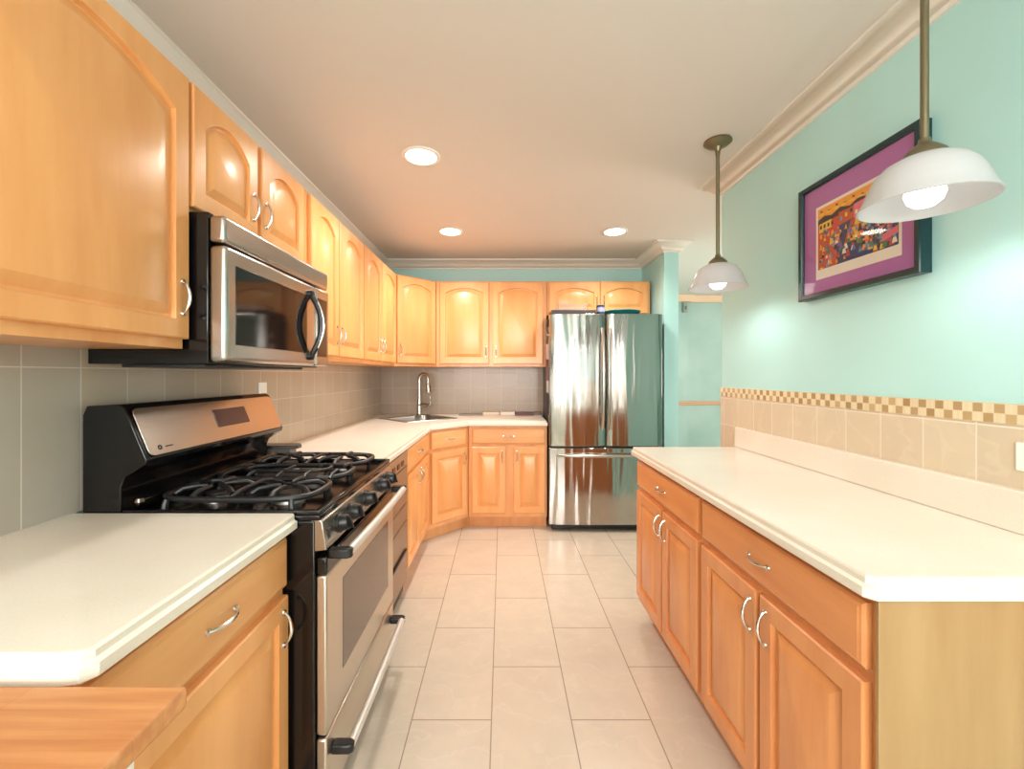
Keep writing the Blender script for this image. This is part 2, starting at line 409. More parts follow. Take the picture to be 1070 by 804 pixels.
# corner wall cabinet
t = thing('wall_cabinet', 'angled corner wall cabinet with a single arched door, above the faucet', 'cabinet', group='wooden wall cabinets')
b = BM(); A_ = (-.92, 3.676); B_ = (-.615, 3.98)
prism(b, [(XL+.002, 3.676), A_, B_, (-.615, YB-.002), (XL+.002, YB-.002)], 'z', UZ0, UZ1); obj('body', b, W_BODY, t)
wd = math.hypot(B_[0]-A_[0], B_[1]-A_[1])
e = bpy.data.objects
dd = obj('door', door_bm(wd-.03, UZ1-.012-UZ0-.028, arch=.045), W_DOOR, t, angle=25)
dd.location = (A_[0]+.0107, A_[1]+.0107, UZ0+.028); dd.rotation_euler = (0, 0, math.atan2(B_[1]-A_[1], B_[0]-A_[0]))
handle(dd, .028, .115)
upper('two-door wall cabinet on the back wall between the corner cabinet and the fridge', (-.612, 3.98, 0), 0, 1.02, .308, UZ0, UZ1, [(.035, .487, 'R'), (.523, .985, 'L')], .045)
upper('short two-door wall cabinet over the refrigerator', (.410, 3.98, 0), 0, .953, .308, 1.87, UZ1, [(.02, .487, 'R'), (.494, .93, 'L')], .045, 1.885)

# base cabinets
BXF = -.618
base('base cabinet with one drawer and door, left foreground between cart and range', (BXF, .62, 0), RL, .592, .59, [(.012, .586, 'R')], [(.012, .586)])
base('narrow two-door base cabinet between the dishwasher and the angled corner cabinet', (-.59, 2.605, 0), RL, .76, .61, [(.012, .37, 'R'), (.385, .745, 'L')], [(.012, .745)])
t = thing('base_cabinet', 'angled corner base cabinet below the sink with one drawer and one door', 'cabinet', group='wooden base cabinets')
A_ = (-.59, 3.37); B_ = (-.292, 3.685)
b = BM(); prism(b, [(XL+.01, 3.37), A_, B_, (-.292, YB-.002), (XL+.01, YB-.002)], 'z', .105, .884)
bmesh.ops.delete(b, geom=list(b.faces)+list(b.edges)+list(b.verts), context='VERTS')
PO = [(XL+.01, 3.37), A_, B_, (-.292, YB-.002), (XL+.01, YB-.002)]
PI_ = slab(b, PO, 0, 0, [.012, .018, .012, .012, .012])
Q = [[b.verts.new((x, y, z)) for x, y in pp] for pp, z in ((PO, .884), (PO, .105), (PI_, .105), (PI_, .884))]
for A, B in zip(Q, Q[1:]+Q[:1]):
    for i in range(5): b.faces.new((A[i], A[(i+1) % 5], B[(i+1) % 5], B[i]))
body = obj('body', b, W_BODY, t)
b = BM(); prism(b, [(XL+.01, 3.37), (A_[0]-.07, 3.37), (A_[0]-.07, 3.40), (B_[0]-.02, B_[1]+.07), (B_[0], B_[1]+.07), (-.292, YB-.01), (XL+.01, YB-.01)], 'z', 0, .104); obj('toe_kick', b, W_BODY, t)
wd = math.hypot(B_[0]-A_[0], B_[1]-A_[1]); an = math.atan2(B_[1]-A_[1], B_[0]-A_[0])
ux = Vector((math.cos(an), math.sin(an)))
for nm, z0, z1 in (('door', DZ0, DZ1), ('drawer', RZ0, RZ1)):
    if nm == 'door': o = door(t, 0, wd-.07, z0, z1, 0, 0, 'R', .62)
    else: o = drawer(t, 0, wd-.07, z0, z1)
    o.location = (A_[0]+ux.x*.035, A_[1]+ux.y*.035, z0); o.rotation_euler = (0, 0, an)
base('two-door base cabinet with a wide drawer on the back wall, left of the fridge', (-.290, 3.685, 0), 0, .672, .60, [(.03, .315, 'R'), (.385, .655, 'L')], [(.03, .655)])
# peninsula (front faces -X)
RP = -PI/2
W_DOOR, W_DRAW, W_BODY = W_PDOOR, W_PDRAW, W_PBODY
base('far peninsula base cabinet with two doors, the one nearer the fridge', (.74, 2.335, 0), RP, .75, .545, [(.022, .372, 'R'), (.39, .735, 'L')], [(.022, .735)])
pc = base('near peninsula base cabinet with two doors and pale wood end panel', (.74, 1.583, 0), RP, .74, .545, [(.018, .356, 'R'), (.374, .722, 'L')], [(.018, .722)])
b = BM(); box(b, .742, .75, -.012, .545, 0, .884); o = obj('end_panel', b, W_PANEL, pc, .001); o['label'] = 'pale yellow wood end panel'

# ------------------------------------------------------------------ worktops
def worktop(name, label, P, ex, hole=None):
    t = thing(name, label, 'countertop', group='cream countertops')
    layers = [(.886, .890, .003), (.890, .909, 0), (.909, .914, .007), (.914, .925, .008), (.925, .930, .012)]
    bm = BM()
    zs = [(.886, .004), (.889, 0), (.908, 0), (.911, .006), (.913, .008), (.924, .008), (.929, .011), (.930, .015)]
    rings = []
    for z, ins in zs:
        L = slab(bm, P, 0, 0, [ins if e_ else 0 for e_ in ex]); rings.append([bm.verts.new((x, y, z)) for x, y in L])
    n = len(P)
    for A, B in zip(rings, rings[1:]):
        for i in range(n): bm.faces.new((A[i], A[(i+1) % n], B[(i+1) % n], B[i]))
    if hole:
        hr = [[bm.verts.new((x, y, z)) for x, y in hole] for z in (.886, .930)]; m_ = len(hole)
        for i in range(m_): bm.faces.new((hr[0][i], hr[1][i], hr[1][(i+1) % m_], hr[0][(i+1) % m_]))
        for R, Hh in ((rings[0], hr[0]), (rings[-1], hr[1])):
            es = []
            for q in (R, Hh):
                for i in range(len(q)):
                    e_ = bm.edges.get((q[i], q[(i+1) % len(q)])) or bm.edges.new((q[i], q[(i+1) % len(q)])); es.append(e_)
            bmesh.ops.triangle_fill(bm, edges=es, use_beauty=True)
    else:
        bm.faces.new(rings[0][::-1]); bm.faces.new(rings[-1])
    obj('slab', bm, CNT, t, angle=30); return t
worktop('countertop', 'cream countertop in the left foreground between the cart and the range',
        [(XL+.009, .595), (-.612, .595), (-.590, .600), (-.578, .618), (-.578, 1.213), (XL+.009, 1.213)], [1, 1, 1, 1, 0, 0])
# sink frame: corner positions
SA = Vector((-1.12, 3.86)); SB = Vector((-.775, 3.50)); U_ = (SB-SA).normalized(); V_ = Vector((-U_.y, U_.x))
def sk(u, v): p = SA+U_*u+V_*v; return (p.x, p.y)
hole = [sk(.02, .03), sk(.47, .03), sk(.47, .50), sk(.02, .50)]
worktop('countertop', 'long cream countertop running past the range into the sink corner up to the fridge',
        [(XL+.009, 1.998), (-.553, 1.998), (-.553, 3.36), (-.279, 3.655), (.384, 3.655), (.384, YB-.009), (XL+.009, YB-.009)], [1, 1, 1, 1, 1, 0, 0], hole)
t = worktop('countertop', 'cream peninsula countertop with low backsplash along the right wall',
        [(.700, 2.345), (.700, .838), (.716, .820), (XR-.009, .820), (XR-.009, 2.345)], [1, 1, 1, 0, 1])
bx('backsplash', CNT, t, XR-.028, XR-.009, .822, 2.343, .931, 1.035, .002)

# ------------------------------------------------------------------ handles etc done; RANGE
Y0, Y1 = 1.220, 1.978
t = thing('gas_range', 'black and stainless steel gas range with five knobs and glass oven door', 'range', (0, 0, 0))
bx('body', BLACK, t, -1.19, -.532, Y0, Y1, .03, .905, .004)
for x in (-1.12, -.60):
    for y in (Y0+.06, Y1-.06): b = BM(); lathe(b, [(0, 0), (.018, 0), (.018, .03), (0, .03)], 12, (x, y, 0)); obj('foot', b, BLKPL, t)
# oven door
od = bx('oven_door', OVENST, t, -.530, -.500, Y0+.004, Y1-.004, .292, .748, .006)
bx('window', OVGLASS, od, -.502, -.4985, Y0+.13, Y1-.10, .40, .685, .0008)
bx('top_band', BLACK, od, -.530, -.499, Y0+.004, Y1-.004, .749, .800, .006)
def bar(parent, X, z, ya, yb, name='handle'):
    h = obj(name, (lambda b: (tube(b, [(X+.004*math.sin(PI*k/16), ya+(yb-ya)*k/16, z) for k in range(17)], .0135, 12), b)[1])(BM()), WHT_ST, parent)
    for y in (ya+.0, yb-.0):
        b = BM(); s = 1 if y == ya else -1
        prism(b, [(-.500, y-.016), (X-.0, y-.016), (X+.013, y-.008), (X+.013, y+.008), (X, y+.016), (-.500, y+.016)], 'z', z-.014, z+.014)
        obj('handle_mount', b, BLKPL, h, .005)
    return h
WHT_ST = mat('satin_bar_steel', (232, 230, 226), .38, .6)
bar(od, -.447, .805, Y0+.03, Y1-.03)
dr = bx('storage_drawer', OVENST, t, -.530, -.500, Y0+.004, Y1-.004, .075, .282, .006)
bar(dr, -.450, .225, Y0+.05, Y1-.05)
# control panel
b = BM(); prism(b, [(-.545, .815), (-.499, .822), (-.512, .905), (-.545, .915)], 'y', Y0+.003, Y1-.003)
cpn = obj('control_panel', b, STEEL, t, .003)
for y in (1.335, 1.44, 1.60, 1.79, 1.90):
    b = BM(); M = Matrix.Translation((-.506, y, .862)) @ Matrix.Rotation(math.radians(83), 4, 'Y')
    lathe(b, [(0, 0), (.030, 0), (.030, .006), (.026, .009), (.024, .026), (.021, .032), (0, .032)], 24, M=M)
    box(b, -.024, .024, -.0045, .0045,   .026, .040, M @ Matrix.Rotation(.5, 4, 'Z'))
    obj('knob', b, BLKPL, cpn, .001)
bx('switch', BLKPL, cpn, -.508, -.502, 1.245, 1.262, .845, .875, .001)
# cooktop
b = BM(); box(b, -1.08, -.517, Y0, Y1, .905, .922)
for a in ((-1.08, -.517, Y0, Y0+.014), (-1.08, -.517, Y1-.014, Y1), (-.535, -.517, Y0+.014, Y1-.014)): box(b, a[0], a[1], a[2], a[3], .922, .936)
obj('cooktop', b, BLACK, t, .004)
b = BM(); tube(b, [(-1.045, Y0+.02+(Y1-Y0-.04)*k/8, .955) for k in range(9)], .010, 10); 
for y in (Y0+.02, Y1-.02): lathe(b, [(0, -.014), (.010, -.010), (.014, 0), (.010, .010), (0, .014)], 12, (-1.045, y, .955))
obj('rear_rail', b, mat('dark_chrome', (120, 110, 106), .15, 1), t)
def capsule(cx, cy, rx, ry, z, n=24):
    return [(cx+rx*math.copysign(abs(math.cos(a))**.55, math.cos(a)), cy+ry*math.copysign(abs(math.sin(a))**.55, math.sin(a)), z) for a in [2*PI*k/n for k in range(n)]]
BURN = [(-.675, 1.365, .036), (-.905, 1.365, .028), (-.675, 1.835, .036), (-.905, 1.835, .032)]
ALU = mat('burner_alloy', (150, 146, 142), .35, .9)
for x, y, r in BURN:
    b = BM(); lathe(b, [(0, .922), (r*1.35, .922), (r*1.3, .930), (r, .934), (r*.95, .941), (0, .941)], 28, (x, y, 0))
    bu = obj('burner', b, ALU, t)
    b = BM(); lathe(b, [(0, .941), (r, .941), (r*1.02, .946), (r*.9, .951), (0, .952)], 28, (x, y, 0)); obj('burner_cap', b, IRON, bu)
def caps_prism(b, cx, cy, rx, ry, z0, z1):
    prism(b, [(p[0], p[1]) for p in capsule(cx, cy, rx, ry, 0)], 'z', z0, z1)
b = BM(); caps_prism(b, -.79, 1.6, .12, .03, .922, .940); bu = obj('burner', b, ALU, t, .003)
b = BM(); caps_prism(b, -.79, 1.6, .115, .026, .940, .950); obj('burner_cap', b, IRON, bu, .003)
GZ = .972
for cy, ry in ((1.362, .122), (1.599, .108), (1.836, .122)):
    b = BM(); lo = capsule(-.79, cy, .225, ry, GZ-.012, 28)
    tube(b, lo, .009, 8, True)
    for sx in (-1, 1):
        for sy in (-1, 1):
            tube(b, [(-.79+sx*.18, cy+sy*(ry-.004), GZ-.012), (-.79+sx*.182, cy+sy*(ry+.0), .945), (-.79+sx*.184, cy+sy*(ry-.002), .9225)], [.008, .009, .011], 8)
    tube(b, [(-.79, cy-ry, GZ-.012), (-.79, cy-ry*.5, GZ), (-.79, cy, GZ), (-.79, cy+ry*.5, GZ), (-.79, cy+ry, GZ-.012)], .0065, 8)
    if ry > .11:
        for bxc in (-.675, -.905):
            for k in range(6):
                a = PI/6+k*PI/3; c_, s_ = math.cos(a), math.sin(a)
                R_ = min(.095 if abs(c_) > .01 else 9, .11) ; ex = bxc+c_*.10; ey = cy+s_*.112
                ex = max(-1.012, min(-.568, ex))
                tube(b, [(bxc+c_*.022, cy+s_*.022, GZ+.002), (bxc+c_*.05, cy+s_*.05, GZ+.003), (bxc+c_*.082, cy+s_*.09, GZ), (ex, ey, GZ-.012)], [.0055, .0075, .008, .008], 8)
    else:
        tube(b, capsule(-.79, cy, .15, .05, GZ+.002, 24), .006, 8, True)
        for sx in (-.19, -.1, .1, .19):
            for s in (-1, 1): tube(b, [(-.79+sx, cy+s*.036, GZ+.002), (-.79+sx, cy+s*.08, GZ), (-.79+sx, cy+s*ry, GZ-.012)], .0058, 8)
    obj('grate', b, IRON, t)
# backguard
b = BM(); prism(b, [(-1.19, .906), (-1.19, 1.205), (-1.178, 1.232), (-1.085, 1.236), (-1.070, 1.226), (-1.008, 1.078), (-1.012, 1.066), (-1.07, 1.03), (-1.082, 1.0), (-1.082, .906)], 'y', Y0, Y1)
bg = obj('backguard', b, BLACK, t, .003)
b = BM()   # stainless face lying on the slope
p0 = Vector((-1.066, 1.222)); p1 = Vector((-1.008, 1.082)); dn = (p1-p0).normalized(); nn = Vector((-dn.y, dn.x))
if nn.x < 0: nn = -nn
Ln = (p1-p0).length; ly0, ly1 = Y0+.012, Y1-.012
def sl(y, t_, o): q = p0+dn*(t_*Ln)+nn*o; return (q.x, y, q.y)
def slope_plate(b, ya, yb, ta, tb, o0, o1, r=0):
    P = []
    for (cy, ct, a0) in ((ya+r, ta+r/Ln, PI), (yb-r, ta+r/Ln, 1.5*PI), (yb-r, tb-r/Ln, 0), (ya+r, tb-r/Ln, .5*PI)):
        for k in range(5 if r else 1):
            a = a0+k*PI/8
            P.append((cy+r*math.cos(a), ct+r/Ln*math.sin(a)) if r else ((ya if cy == ya else yb), ct))
    A = [b.verts.new(sl(y, t_, o0)) for y, t_ in P]; B = [b.verts.new(sl(y, t_, o1)) for y, t_ in P]; n = len(P)
    b.faces.new(A); b.faces.new(B[::-1])
    for i in range(n): b.faces.new((A[i], A[(i+1) % n], B[(i+1) % n], B[i]))
slope_plate(b, ly0, ly1, 0, .98, -.001, .004, .018)
fp = obj('face_plate', b, STEEL, bg, .001)
b = BM(); slope_plate(b, 1.555, 1.745, .22, .66, .0035, .006, .002)
obj('display', b, mat('display_glass', (78, 62, 70), .1), fp)
b = BM(); M = Matrix.Translation(sl(1.275, .84, .004)) @ Matrix.Rotation(math.atan2(nn.x, nn.y), 4, 'Y')
lathe(b, [(.0035, 0), (.0075, 0), (.0075, .001), (.0035, .001)], 20, M=M, closed=True)
slope_plate(b, 1.295, 1.325, .83, .855, .0038, .0045)
obj('emblem', b, DKGLASS, fp)

# ------------------------------------------------------------------ MICROWAVE
t = thing('microwave', 'stainless steel over-the-range microwave with black side and curved black handle', 'microwave')
MY0, MY1 = 1.250, 1.990
b = BM(); box(b, XL+.009, -.856, MY0+.002, MY1-.002, 1.352, 1.796); obj('body', b, BLACK, t, .003)
bx('grease_filter', mat('filter_grey', (70, 68, 68), .35, .6), t, -1.15, -.90, MY0+.05, MY1-.05, 1.343, 1.352, .002)
vz = bx('vent_grille', STEEL, t, -.855, -.806, MY0, MY1, 1.706, 1.786, .012, seg=4)
md = bx('door', STEEL, t, -.855, -.802, MY0, MY0+.60, 1.358, 1.700, .014, seg=4)
bx('window', mat('microwave_glass', (26, 20, 20), .06), md, -.804, -.8005, MY0+.045, MY0+.515, 1.410, 1.648, .001)
cpn = bx('control_panel', STEEL, t, -.855, -.802, MY0+.604, MY1, 1.358, 1.700, .010, seg=3)
bx('keypad', DKGLASS, cpn, -.803, -.8005, MY0+.62, MY1-.025, 1.400, 1.655, .001)
b = BM(); hy = MY0+.545
tube(b, [(-.804+.050*math.sin(PI*k/14)**.8, hy, 1.395+.265*k/14) for k in range(15)], .012, 10)
h = obj('handle', b, BLKPL, md)
for z in (1.398, 1.657):
    b = BM(); lathe(b, [(0, 0), (.017, 0), (.016, .012), (.009, .018), (0, .019)], 16, (-.8025, hy, z), Matrix.Rotation(PI/2, 4, 'Y')); obj('handle_mount', b, BLKPL, h)
b = BM(); tube(b, [(-.804+.050*math.sin(PI*k/14)**.8+.0105, hy-.004, 1.395+.265*k/14) for k in range(2, 13)], .004, 8); obj('handle_inlay', b, CHROME, h)

# ------------------------------------------------------------------ DISHWASHER
DWM = mat('dishwasher_panel', (148, 122, 102), .35, .35)
t = thing('dishwasher', 'brown-grey built-in dishwasher between the range and the base cabinet', 'dishwasher')
bx('body', BLKPL, t, -1.19, -.60, 2.002, 2.598, .02, .880)
bx('toe_kick', BLKPL, t, -.66, -.648, 2.004, 2.596, .0, .10)
d_ = bx('door', DWM, t, -.598, -.574, 2.004, 2.596, .56, .775, .003)
for z0, z1 in ((.458, .552), (.30, .45), (.105, .272)): bx('panel', DWM, t, -.598, -.574, 2.004, 2.596, z0, z1, .003)
bx('control_strip', mat('control_strip_metal', (170, 152, 138), .3, .6), t, -.598, -.572, 2.004, 2.596, .783, .868, .003)
for k in range(4): bx('button', DKGLASS, t, -.5725, -.568, 2.14+k*.1, 2.19+k*.1, .80, .828, .001)
bx('handle', BLKPL, t, -.5745, -.560, 2.06, 2.54, .286, .297, .003)

# ------------------------------------------------------------------ FRIDGE
t = thing('refrigerator', 'stainless steel french-door refrigerator with bottom freezer drawer', 'refrigerator')
bx('body', DKGREY, t, .402, 1.338, 3.672, 4.27, .05, 1.815, .006)
def fdoor(name, x0, x1, z0, z1, bulge=.012):
    b = BM(); K = 14; pts = [(x0, 3.668), (x1, 3.668)]
    for k in range(K+1):
        s = k/K; x = x1+(x0-x1)*s; e_ = min(s, 1-s)
        pts.append((x, 3.625-.013*min(1, math.sin(min(1, e_/.05)*PI/2))-bulge*(1-(2*s-1)**2)))
    prism(b, pts, 'z', z0, z1); return obj(name, b, STEELF, t, .004, angle=30)
dl = fdoor('door', .393, .866, .722, 1.832); drr = fdoor('door', .874, 1.346, .722, 1.832); fz = fdoor('freezer_drawer', .393, 1.346, .062, .706, .010)
for d_, x in ((dl, .836), (drr, .904)):
    b = BM(); K = 16
    tube(b, [(x, 3.612-.052*math.sin(PI*k/K)**.45, .86+.85*k/K) for k in range(K+1)], .014, 12); obj('handle', b, STEEL, d_)
b = BM(); tube(b, [(.47+.80*k/16, 3.612-.05*math.sin(PI*k/16)**.45, .647) for k in range(17)], .014, 12); obj('handle', b, STEEL, fz)
b = BM(); lathe(b, [(0, 0), (.017, 0), (.017, .003), (0, .003)], 20, (.775, 3.606, .352), Matrix.Rotation(PI/2, 4, 'X')); lathe(b, [(0, .003), (.009, .003), (.009, .004), (0, .004)], 5, (.775, 3.606, .352), Matrix.Rotation(PI/2, 4, 'X')); obj('emblem', b, STEEL, fz)
bx('nameplate', DKGLASS, drr, 1.20, 1.31, 3.611, 3.617, .745, .760, .001)
bx('base_grille', BLKPL, t, .42, 1.33, 3.66, 3.70, .012, .058, .003)
for x in (.44, 1.30):
    for y in (3.715, 4.2): b = BM(); lathe(b, [(0, 0), (.022, 0), (.022, .05), (0, .05)], 12, (x, y, 0)); obj('foot', b, BLKPL, t)
for x in (.42, 1.32): bx('hinge_cover', BLKPL, t, x-.02, x+.02, 3.655, 3.72, 1.816, 1.828, .002)

# things stuck on the side of the fridge
def magnet(label, y, z, w_, h_, rgb, d=.006, cat='magnet'):
    b = BM(); box(b, .4005-d, .4005, y-w_/2, y+w_/2, z-h_/2, z+h_/2)
    m = mat('magnet_'+label[:8], rgb, .5); tag(obj('fridge_magnet', b, m, None, .0015), label, cat, 'magnets on the side of the fridge')
magnet('black square magnet at the top of the fridge side', 3.71, 1.765, .04, .06, (28, 22, 24), .02)
magnet('dark red magnet low in the column on the fridge side', 3.76, 1.44, .05, .07, (130, 44, 50), .02)
magnet('pale pink paper magnet midway down the fridge side', 3.72, 1.52, .05, .13, (208, 178, 170), .02)
magnet('brown slim magnet below the pink one on the fridge side', 3.74, 1.33, .05, .12, (120, 88, 74), .02)
magnet('grey-white note magnet on the lower fridge side', 3.71, 1.22, .05, .10, (190, 178, 172), .02)
magnet('long dark magnet strip lowest on the fridge side', 3.74, 1.07, .07, .17, (52, 34, 36), .02)
b = BM()
for k in range(8):
    a = k*PI/4; tube(b, [(.390, 3.71, 1.665), (.378, 3.71+.03*math.cos(a), 1.665+.04*math.sin(a))], [.006, .002], 6)
lathe(b, [(0, 0), (.012, 0), (.010, .012), (0, .012)], 12, (.4005, 3.71, 1.665), Matrix.Rotation(-PI/2, 4, 'Y'))
tag(obj('bow_magnet', b, CHROME), 'silvery starburst bow magnet high on the fridge side', 'magnet', 'magnets on the side of the fridge')

# things on top of the fridge
ACRY = mat('clear_acrylic', (245, 240, 232), .08, Transmission_Weight=.85, IOR=1.3)
t = thing('serving_tray', 'dark flat tray under the clear box on top of the fridge', 'tray')
b = BM(); box(b, .42, .80, 3.68, 3.95, 1.834, 1.868); 
for a in ((.42, .80, 3.68, 3.686), (.42, .80, 3.944, 3.95), (.42, .426, 3.686, 3.944), (.794, .80, 3.686, 3.944)): box(b, a[0], a[1], a[2], a[3], 1.868, 1.876)
obj('tray_base', b, mat('tray_dark', (66, 58, 58), .35), t, .001)
b = BM(); box(b, .48, .735, 3.715, 3.93, 1.8685, 1.872)
for a in ((.48, .735, 3.715, 3.719), (.48, .735, 3.926, 3.93), (.48, .484, 3.719, 3.926), (.731, .735, 3.719, 3.926)): box(b, a[0], a[1], a[2], a[3], 1.872, 1.935)
tag(obj('clear_box', b, ACRY, None), 'clear shallow plastic box on the dark tray on top of the fridge', 'box')
t = thing('tin_can', 'small blue and white can standing in the middle on top of the fridge', 'can', (.848, 3.72, 1.833))
b = BM(); lathe(b, [(0, 0), (.034, 0), (.036, .004), (.036, .072), (.034, .076), (0, .076)], 24); obj('can_body', b, mat('can_blue', (52, 56, 92), .35), t)
b = BM(); lathe(b, [(.0364, .03), (.0368, .03), (.0368, .066), (.0364, .066)], 24, closed=True); obj('can_label', b, mat('can_label', (150, 156, 186), .4), t)
b = BM(); lathe(b, [(0, .076), (.035, .076), (.035, .084), (.031, .088), (0, .088)], 24); obj('lid', b, mat('can_lid', (44, 42, 60), .3), t)
b = BM(); lathe(b, [(0, 0), (.12, 0), (.150, .03), (.168, .046), (.166, .052), (.158, .050), (.143, .036), (.115, .007), (0, .007)], 40)
o = tag(obj('teal_plate', b, mat('teal_ceramic', (20, 128, 128), .2), None, loc=(1.06, 3.85, 1.833)), 'large teal shallow dish lying flat on the right side of the fridge top', 'plate')

# ------------------------------------------------------------------ SINK AND FAUCET
t = thing('corner_sink', 'stainless steel sink set diagonally into the corner countertop', 'sink')
b = BM(); zr = .934
def ring(u0, u1, v0, v1, z, r=.03, n=5):
    P = []
    for cu, cv, a0 in ((u1-r, v1-r, 0), (u0+r, v1-r, PI/2), (u0+r, v0+r, PI), (u1-r, v0+r, 1.5*PI)):
        for k in range(n):
            a = a0+k*PI/2/(n-1); x, y = sk(cu+r*math.cos(a), cv+r*math.sin(a)); P.append(b.verts.new((x, y, z)))
    return P
R = [ring(.0, .495, .0, .53, .9305, .02), ring(.003, .492, .003, .527, zr+.002, .02), ring(.035, .46, .04, .49, zr+.001, .04), ring(.04, .455, .045, .485, zr-.006, .04), ring(.05, .445, .055, .475, .80, .05)]
for A, B in zip(R, R[1:]):
    for i in range(len(A)): b.faces.new((A[i], A[(i+1) % len(A)], B[(i+1) % len(A)], B[i]))
b.faces.new(R[-1]); obj('basin', b, SINKST, t, angle=50)
x, y = sk(.25, .26); b = BM(); lathe(b, [(0, .8005), (.04, .8005), (.04, .804), (.03, .803), (0, .803)], 20, (x, y, 0)); obj('drain', b, CHROME, t)
# faucet
fx, fy = -.79, 4.10
t = thing('kitchen_faucet', 'chrome gooseneck pull-down faucet behind the corner sink', 'faucet', (fx, fy, .9365), math.radians(-25))
b = BM(); lathe(b, [(0, 0), (.034, 0), (.034, .006), (.026, .012), (.024, .02), (.023, .12), (.019, .16), (.0145, .2), (.0145, .215), (0, .215)], 24); obj('faucet_base', b, CHROME, t)
b = BM(); P = [(0, 0, .20), (0, 0, .31)]+[(.048-.048*math.cos(a), 0, .345+.048*math.sin(a)) for a in [PI*k/12 for k in range(0, 12)]]+[(.101, 0, .31)]
tube(b, P, .0155, 14); obj('gooseneck', b, CHROME, t)
b = BM(); lathe(b, [(0, .0), (.022, .0), (.025, .01), (.021, .08), (.015, .11), (0, .10)], 20, (.105, 0, .215), Matrix.Rotation(math.radians(-5), 4, 'Y')); sp = obj('spray_head', b, CHROME, t)
b = BM(); box(b, .116, .124, -.006, .006, .25, .275); obj('spray_button', b, BLKPL, sp, .002)
b = BM(); tube(b, [(0, 0, .095), (.08, 0, .098)], [.022, .019], 16); tube(b, [(.08, 0, .098), (.10, 0, .10), (.12, 0, .112), (.13, 0, .14), (.122, 0, .185)], [.018, .014, .010, .008, .007], 10); obj('lever', b, CHROME, t)

# flat things along the back wall behind the counter
def board(nm, label, x0, x1, rgb, d=.05, z=.020, cat='board'):
    b = BM(); box(b, x0, x1, YB-.012-d, YB-.012, .931, .931+z); m = mat(nm+label[:6], rgb, .45); return tag(obj(nm, b, m, None, .003), label, cat, 'flat boards along the back wall' if cat == 'board' else None)
board('drying_mat', 'grey flat mat beside the sink on the back counter', -.42, -.20, (150, 138, 128), .16, .008, 'mat')
board('cutting_board', 'cream flat board, leftmost of the row along the back wall', -.19, -.03, (214, 196, 172), .10, .028)
board('cutting_board', 'white flat board, second in the row along the back wall', -.02, .12, (224, 212, 196), .12, .030)
board('cutting_board', 'dark red flat board along the back wall, near the fridge', .125, .30, (92, 52, 48), .14, .024)
board('cutting_board', 'brown flat board along the back wall, touching the fridge', .305, .383, (120, 96, 84), .08, .026)
# dark dish beyond the range
t = thing('spoon_rest', 'small dark shallow tray on the counter just past the range', 'tray')
b = BM()
prism(b, [(-1.15+.0, 2.02), (-.985, 2.02), (-.965, 2.03), (-.960, 2.06), (-.985, 2.10), (-1.15, 2.10)], 'z', .972, .988); obj('tray_top', b, mat('smoke_plastic', (62, 56, 52), .3), t, .003)
bx('tray_base', mat('tray_base_grey', (112, 104, 96), .4), t, -1.14, -1.0, 2.028, 2.092, .931, .9715, .003)

# ------------------------------------------------------------------ outlets
def plate(label, x, y, z, w_, h_, s):
    t = thing('outlet_plate', label, 'outlet', (x, y, z), 0, 'white outlet plates'); t_ = s*.006
    b = BM(); box(b, min(0, t_), max(0, t_), -w_/2, w_/2, -h_/2, h_/2); pl = obj('cover', b, PLATE, t, .0015)
    for k in (-1, 1):
        b = BM(); o = k*.02
        if w_ > h_: box(b, min(t_, t_*1.3), max(t_, t_*1.3), o-.014, o+.014, -.016, .016)
        else: box(b, min(t_, t_*1.3), max(t_, t_*1.3), -.016, .016, o-.014, o+.014)
        obj('receptacle', b, WHITE, pl, .001)
plate('white outlet plate on the beige tile at the right edge', XR-.0085, 1.013, 1.118, .115, .07, -1)
plate('white outlet plate on the left tile above the range', XL+.0085, 2.16, 1.225, .072, .115, 1)
t = thing('door_chime', 'small grey box on the far hall wall beside the corner', 'chime', (2.60, 6.14, 2.30))
bx('cover', mat('chime_grey', (150, 160, 150), .5), t, -.03, .03, -.03, 0, -.09, .05, .004)
bx('clip', mat('clip_grey', (96, 104, 98), .5), t, -.01, .012, -.036, -.03, -.05, .0, .002)

# ------------------------------------------------------------------ picture
t = thing('framed_picture', 'framed colourful street scene print with purple mat on the right wall', 'picture')
X0 = XR-.001; XF = XR-.038; ya, yb, za, zb = 1.292, 1.825, 1.628, 2.092; fw = .022
b = BM()
ins = lambda o, x: [(x, ya+o, za+o), (x, yb-o, za+o), (x, yb-o, zb-o), (x, ya+o, zb-o)]
Ls = [ins(0, X0), ins(0, XF+.003), ins(.003, XF), ins(fw-.004, XF), ins(fw, XF+.006), ins(fw, X0-.006), ins(fw, X0)]
R = [[b.verts.new(p) for p in q] for q in Ls]
for i in range(len(R)):
    A, B = R[i], R[(i+1) % len(R)]
    for k in range(4): b.faces.new((A[k], A[(k+1) % 4], B[(k+1) % 4], B[k]))
obj('frame', b, mat('frame_dark_teal', (16, 52, 56), .22), t)
XM = XF+.010
bx('mat_board', mat('purple_mat', (176, 106, 170), .6), t, XM+.003, X0-.002, ya+fw+.001, yb-fw-.001, za+fw+.001, zb-fw-.001)
pr = BM(); py0, py1, pz0, pz1 = 1.362, 1.735, 1.700, 1.990
PAL = {'white': (238, 228, 216), 'orange': (242, 158, 44), 'dark': (40, 30, 40), 'blue': (44, 66, 110), 'red': (204, 66, 48), 'yellow': (240, 196, 60), 'rust': (196, 84, 40), 'pink': (226, 110, 130), 'green': (86, 130, 84), 'lilac': (120, 100, 170), 'sky': (100, 150, 190)}
pm = {k: i for i, k in enumerate(PAL)}; pms = [mat('ink_'+k, v, .5) for k, v in PAL.items()]
lay = [0]
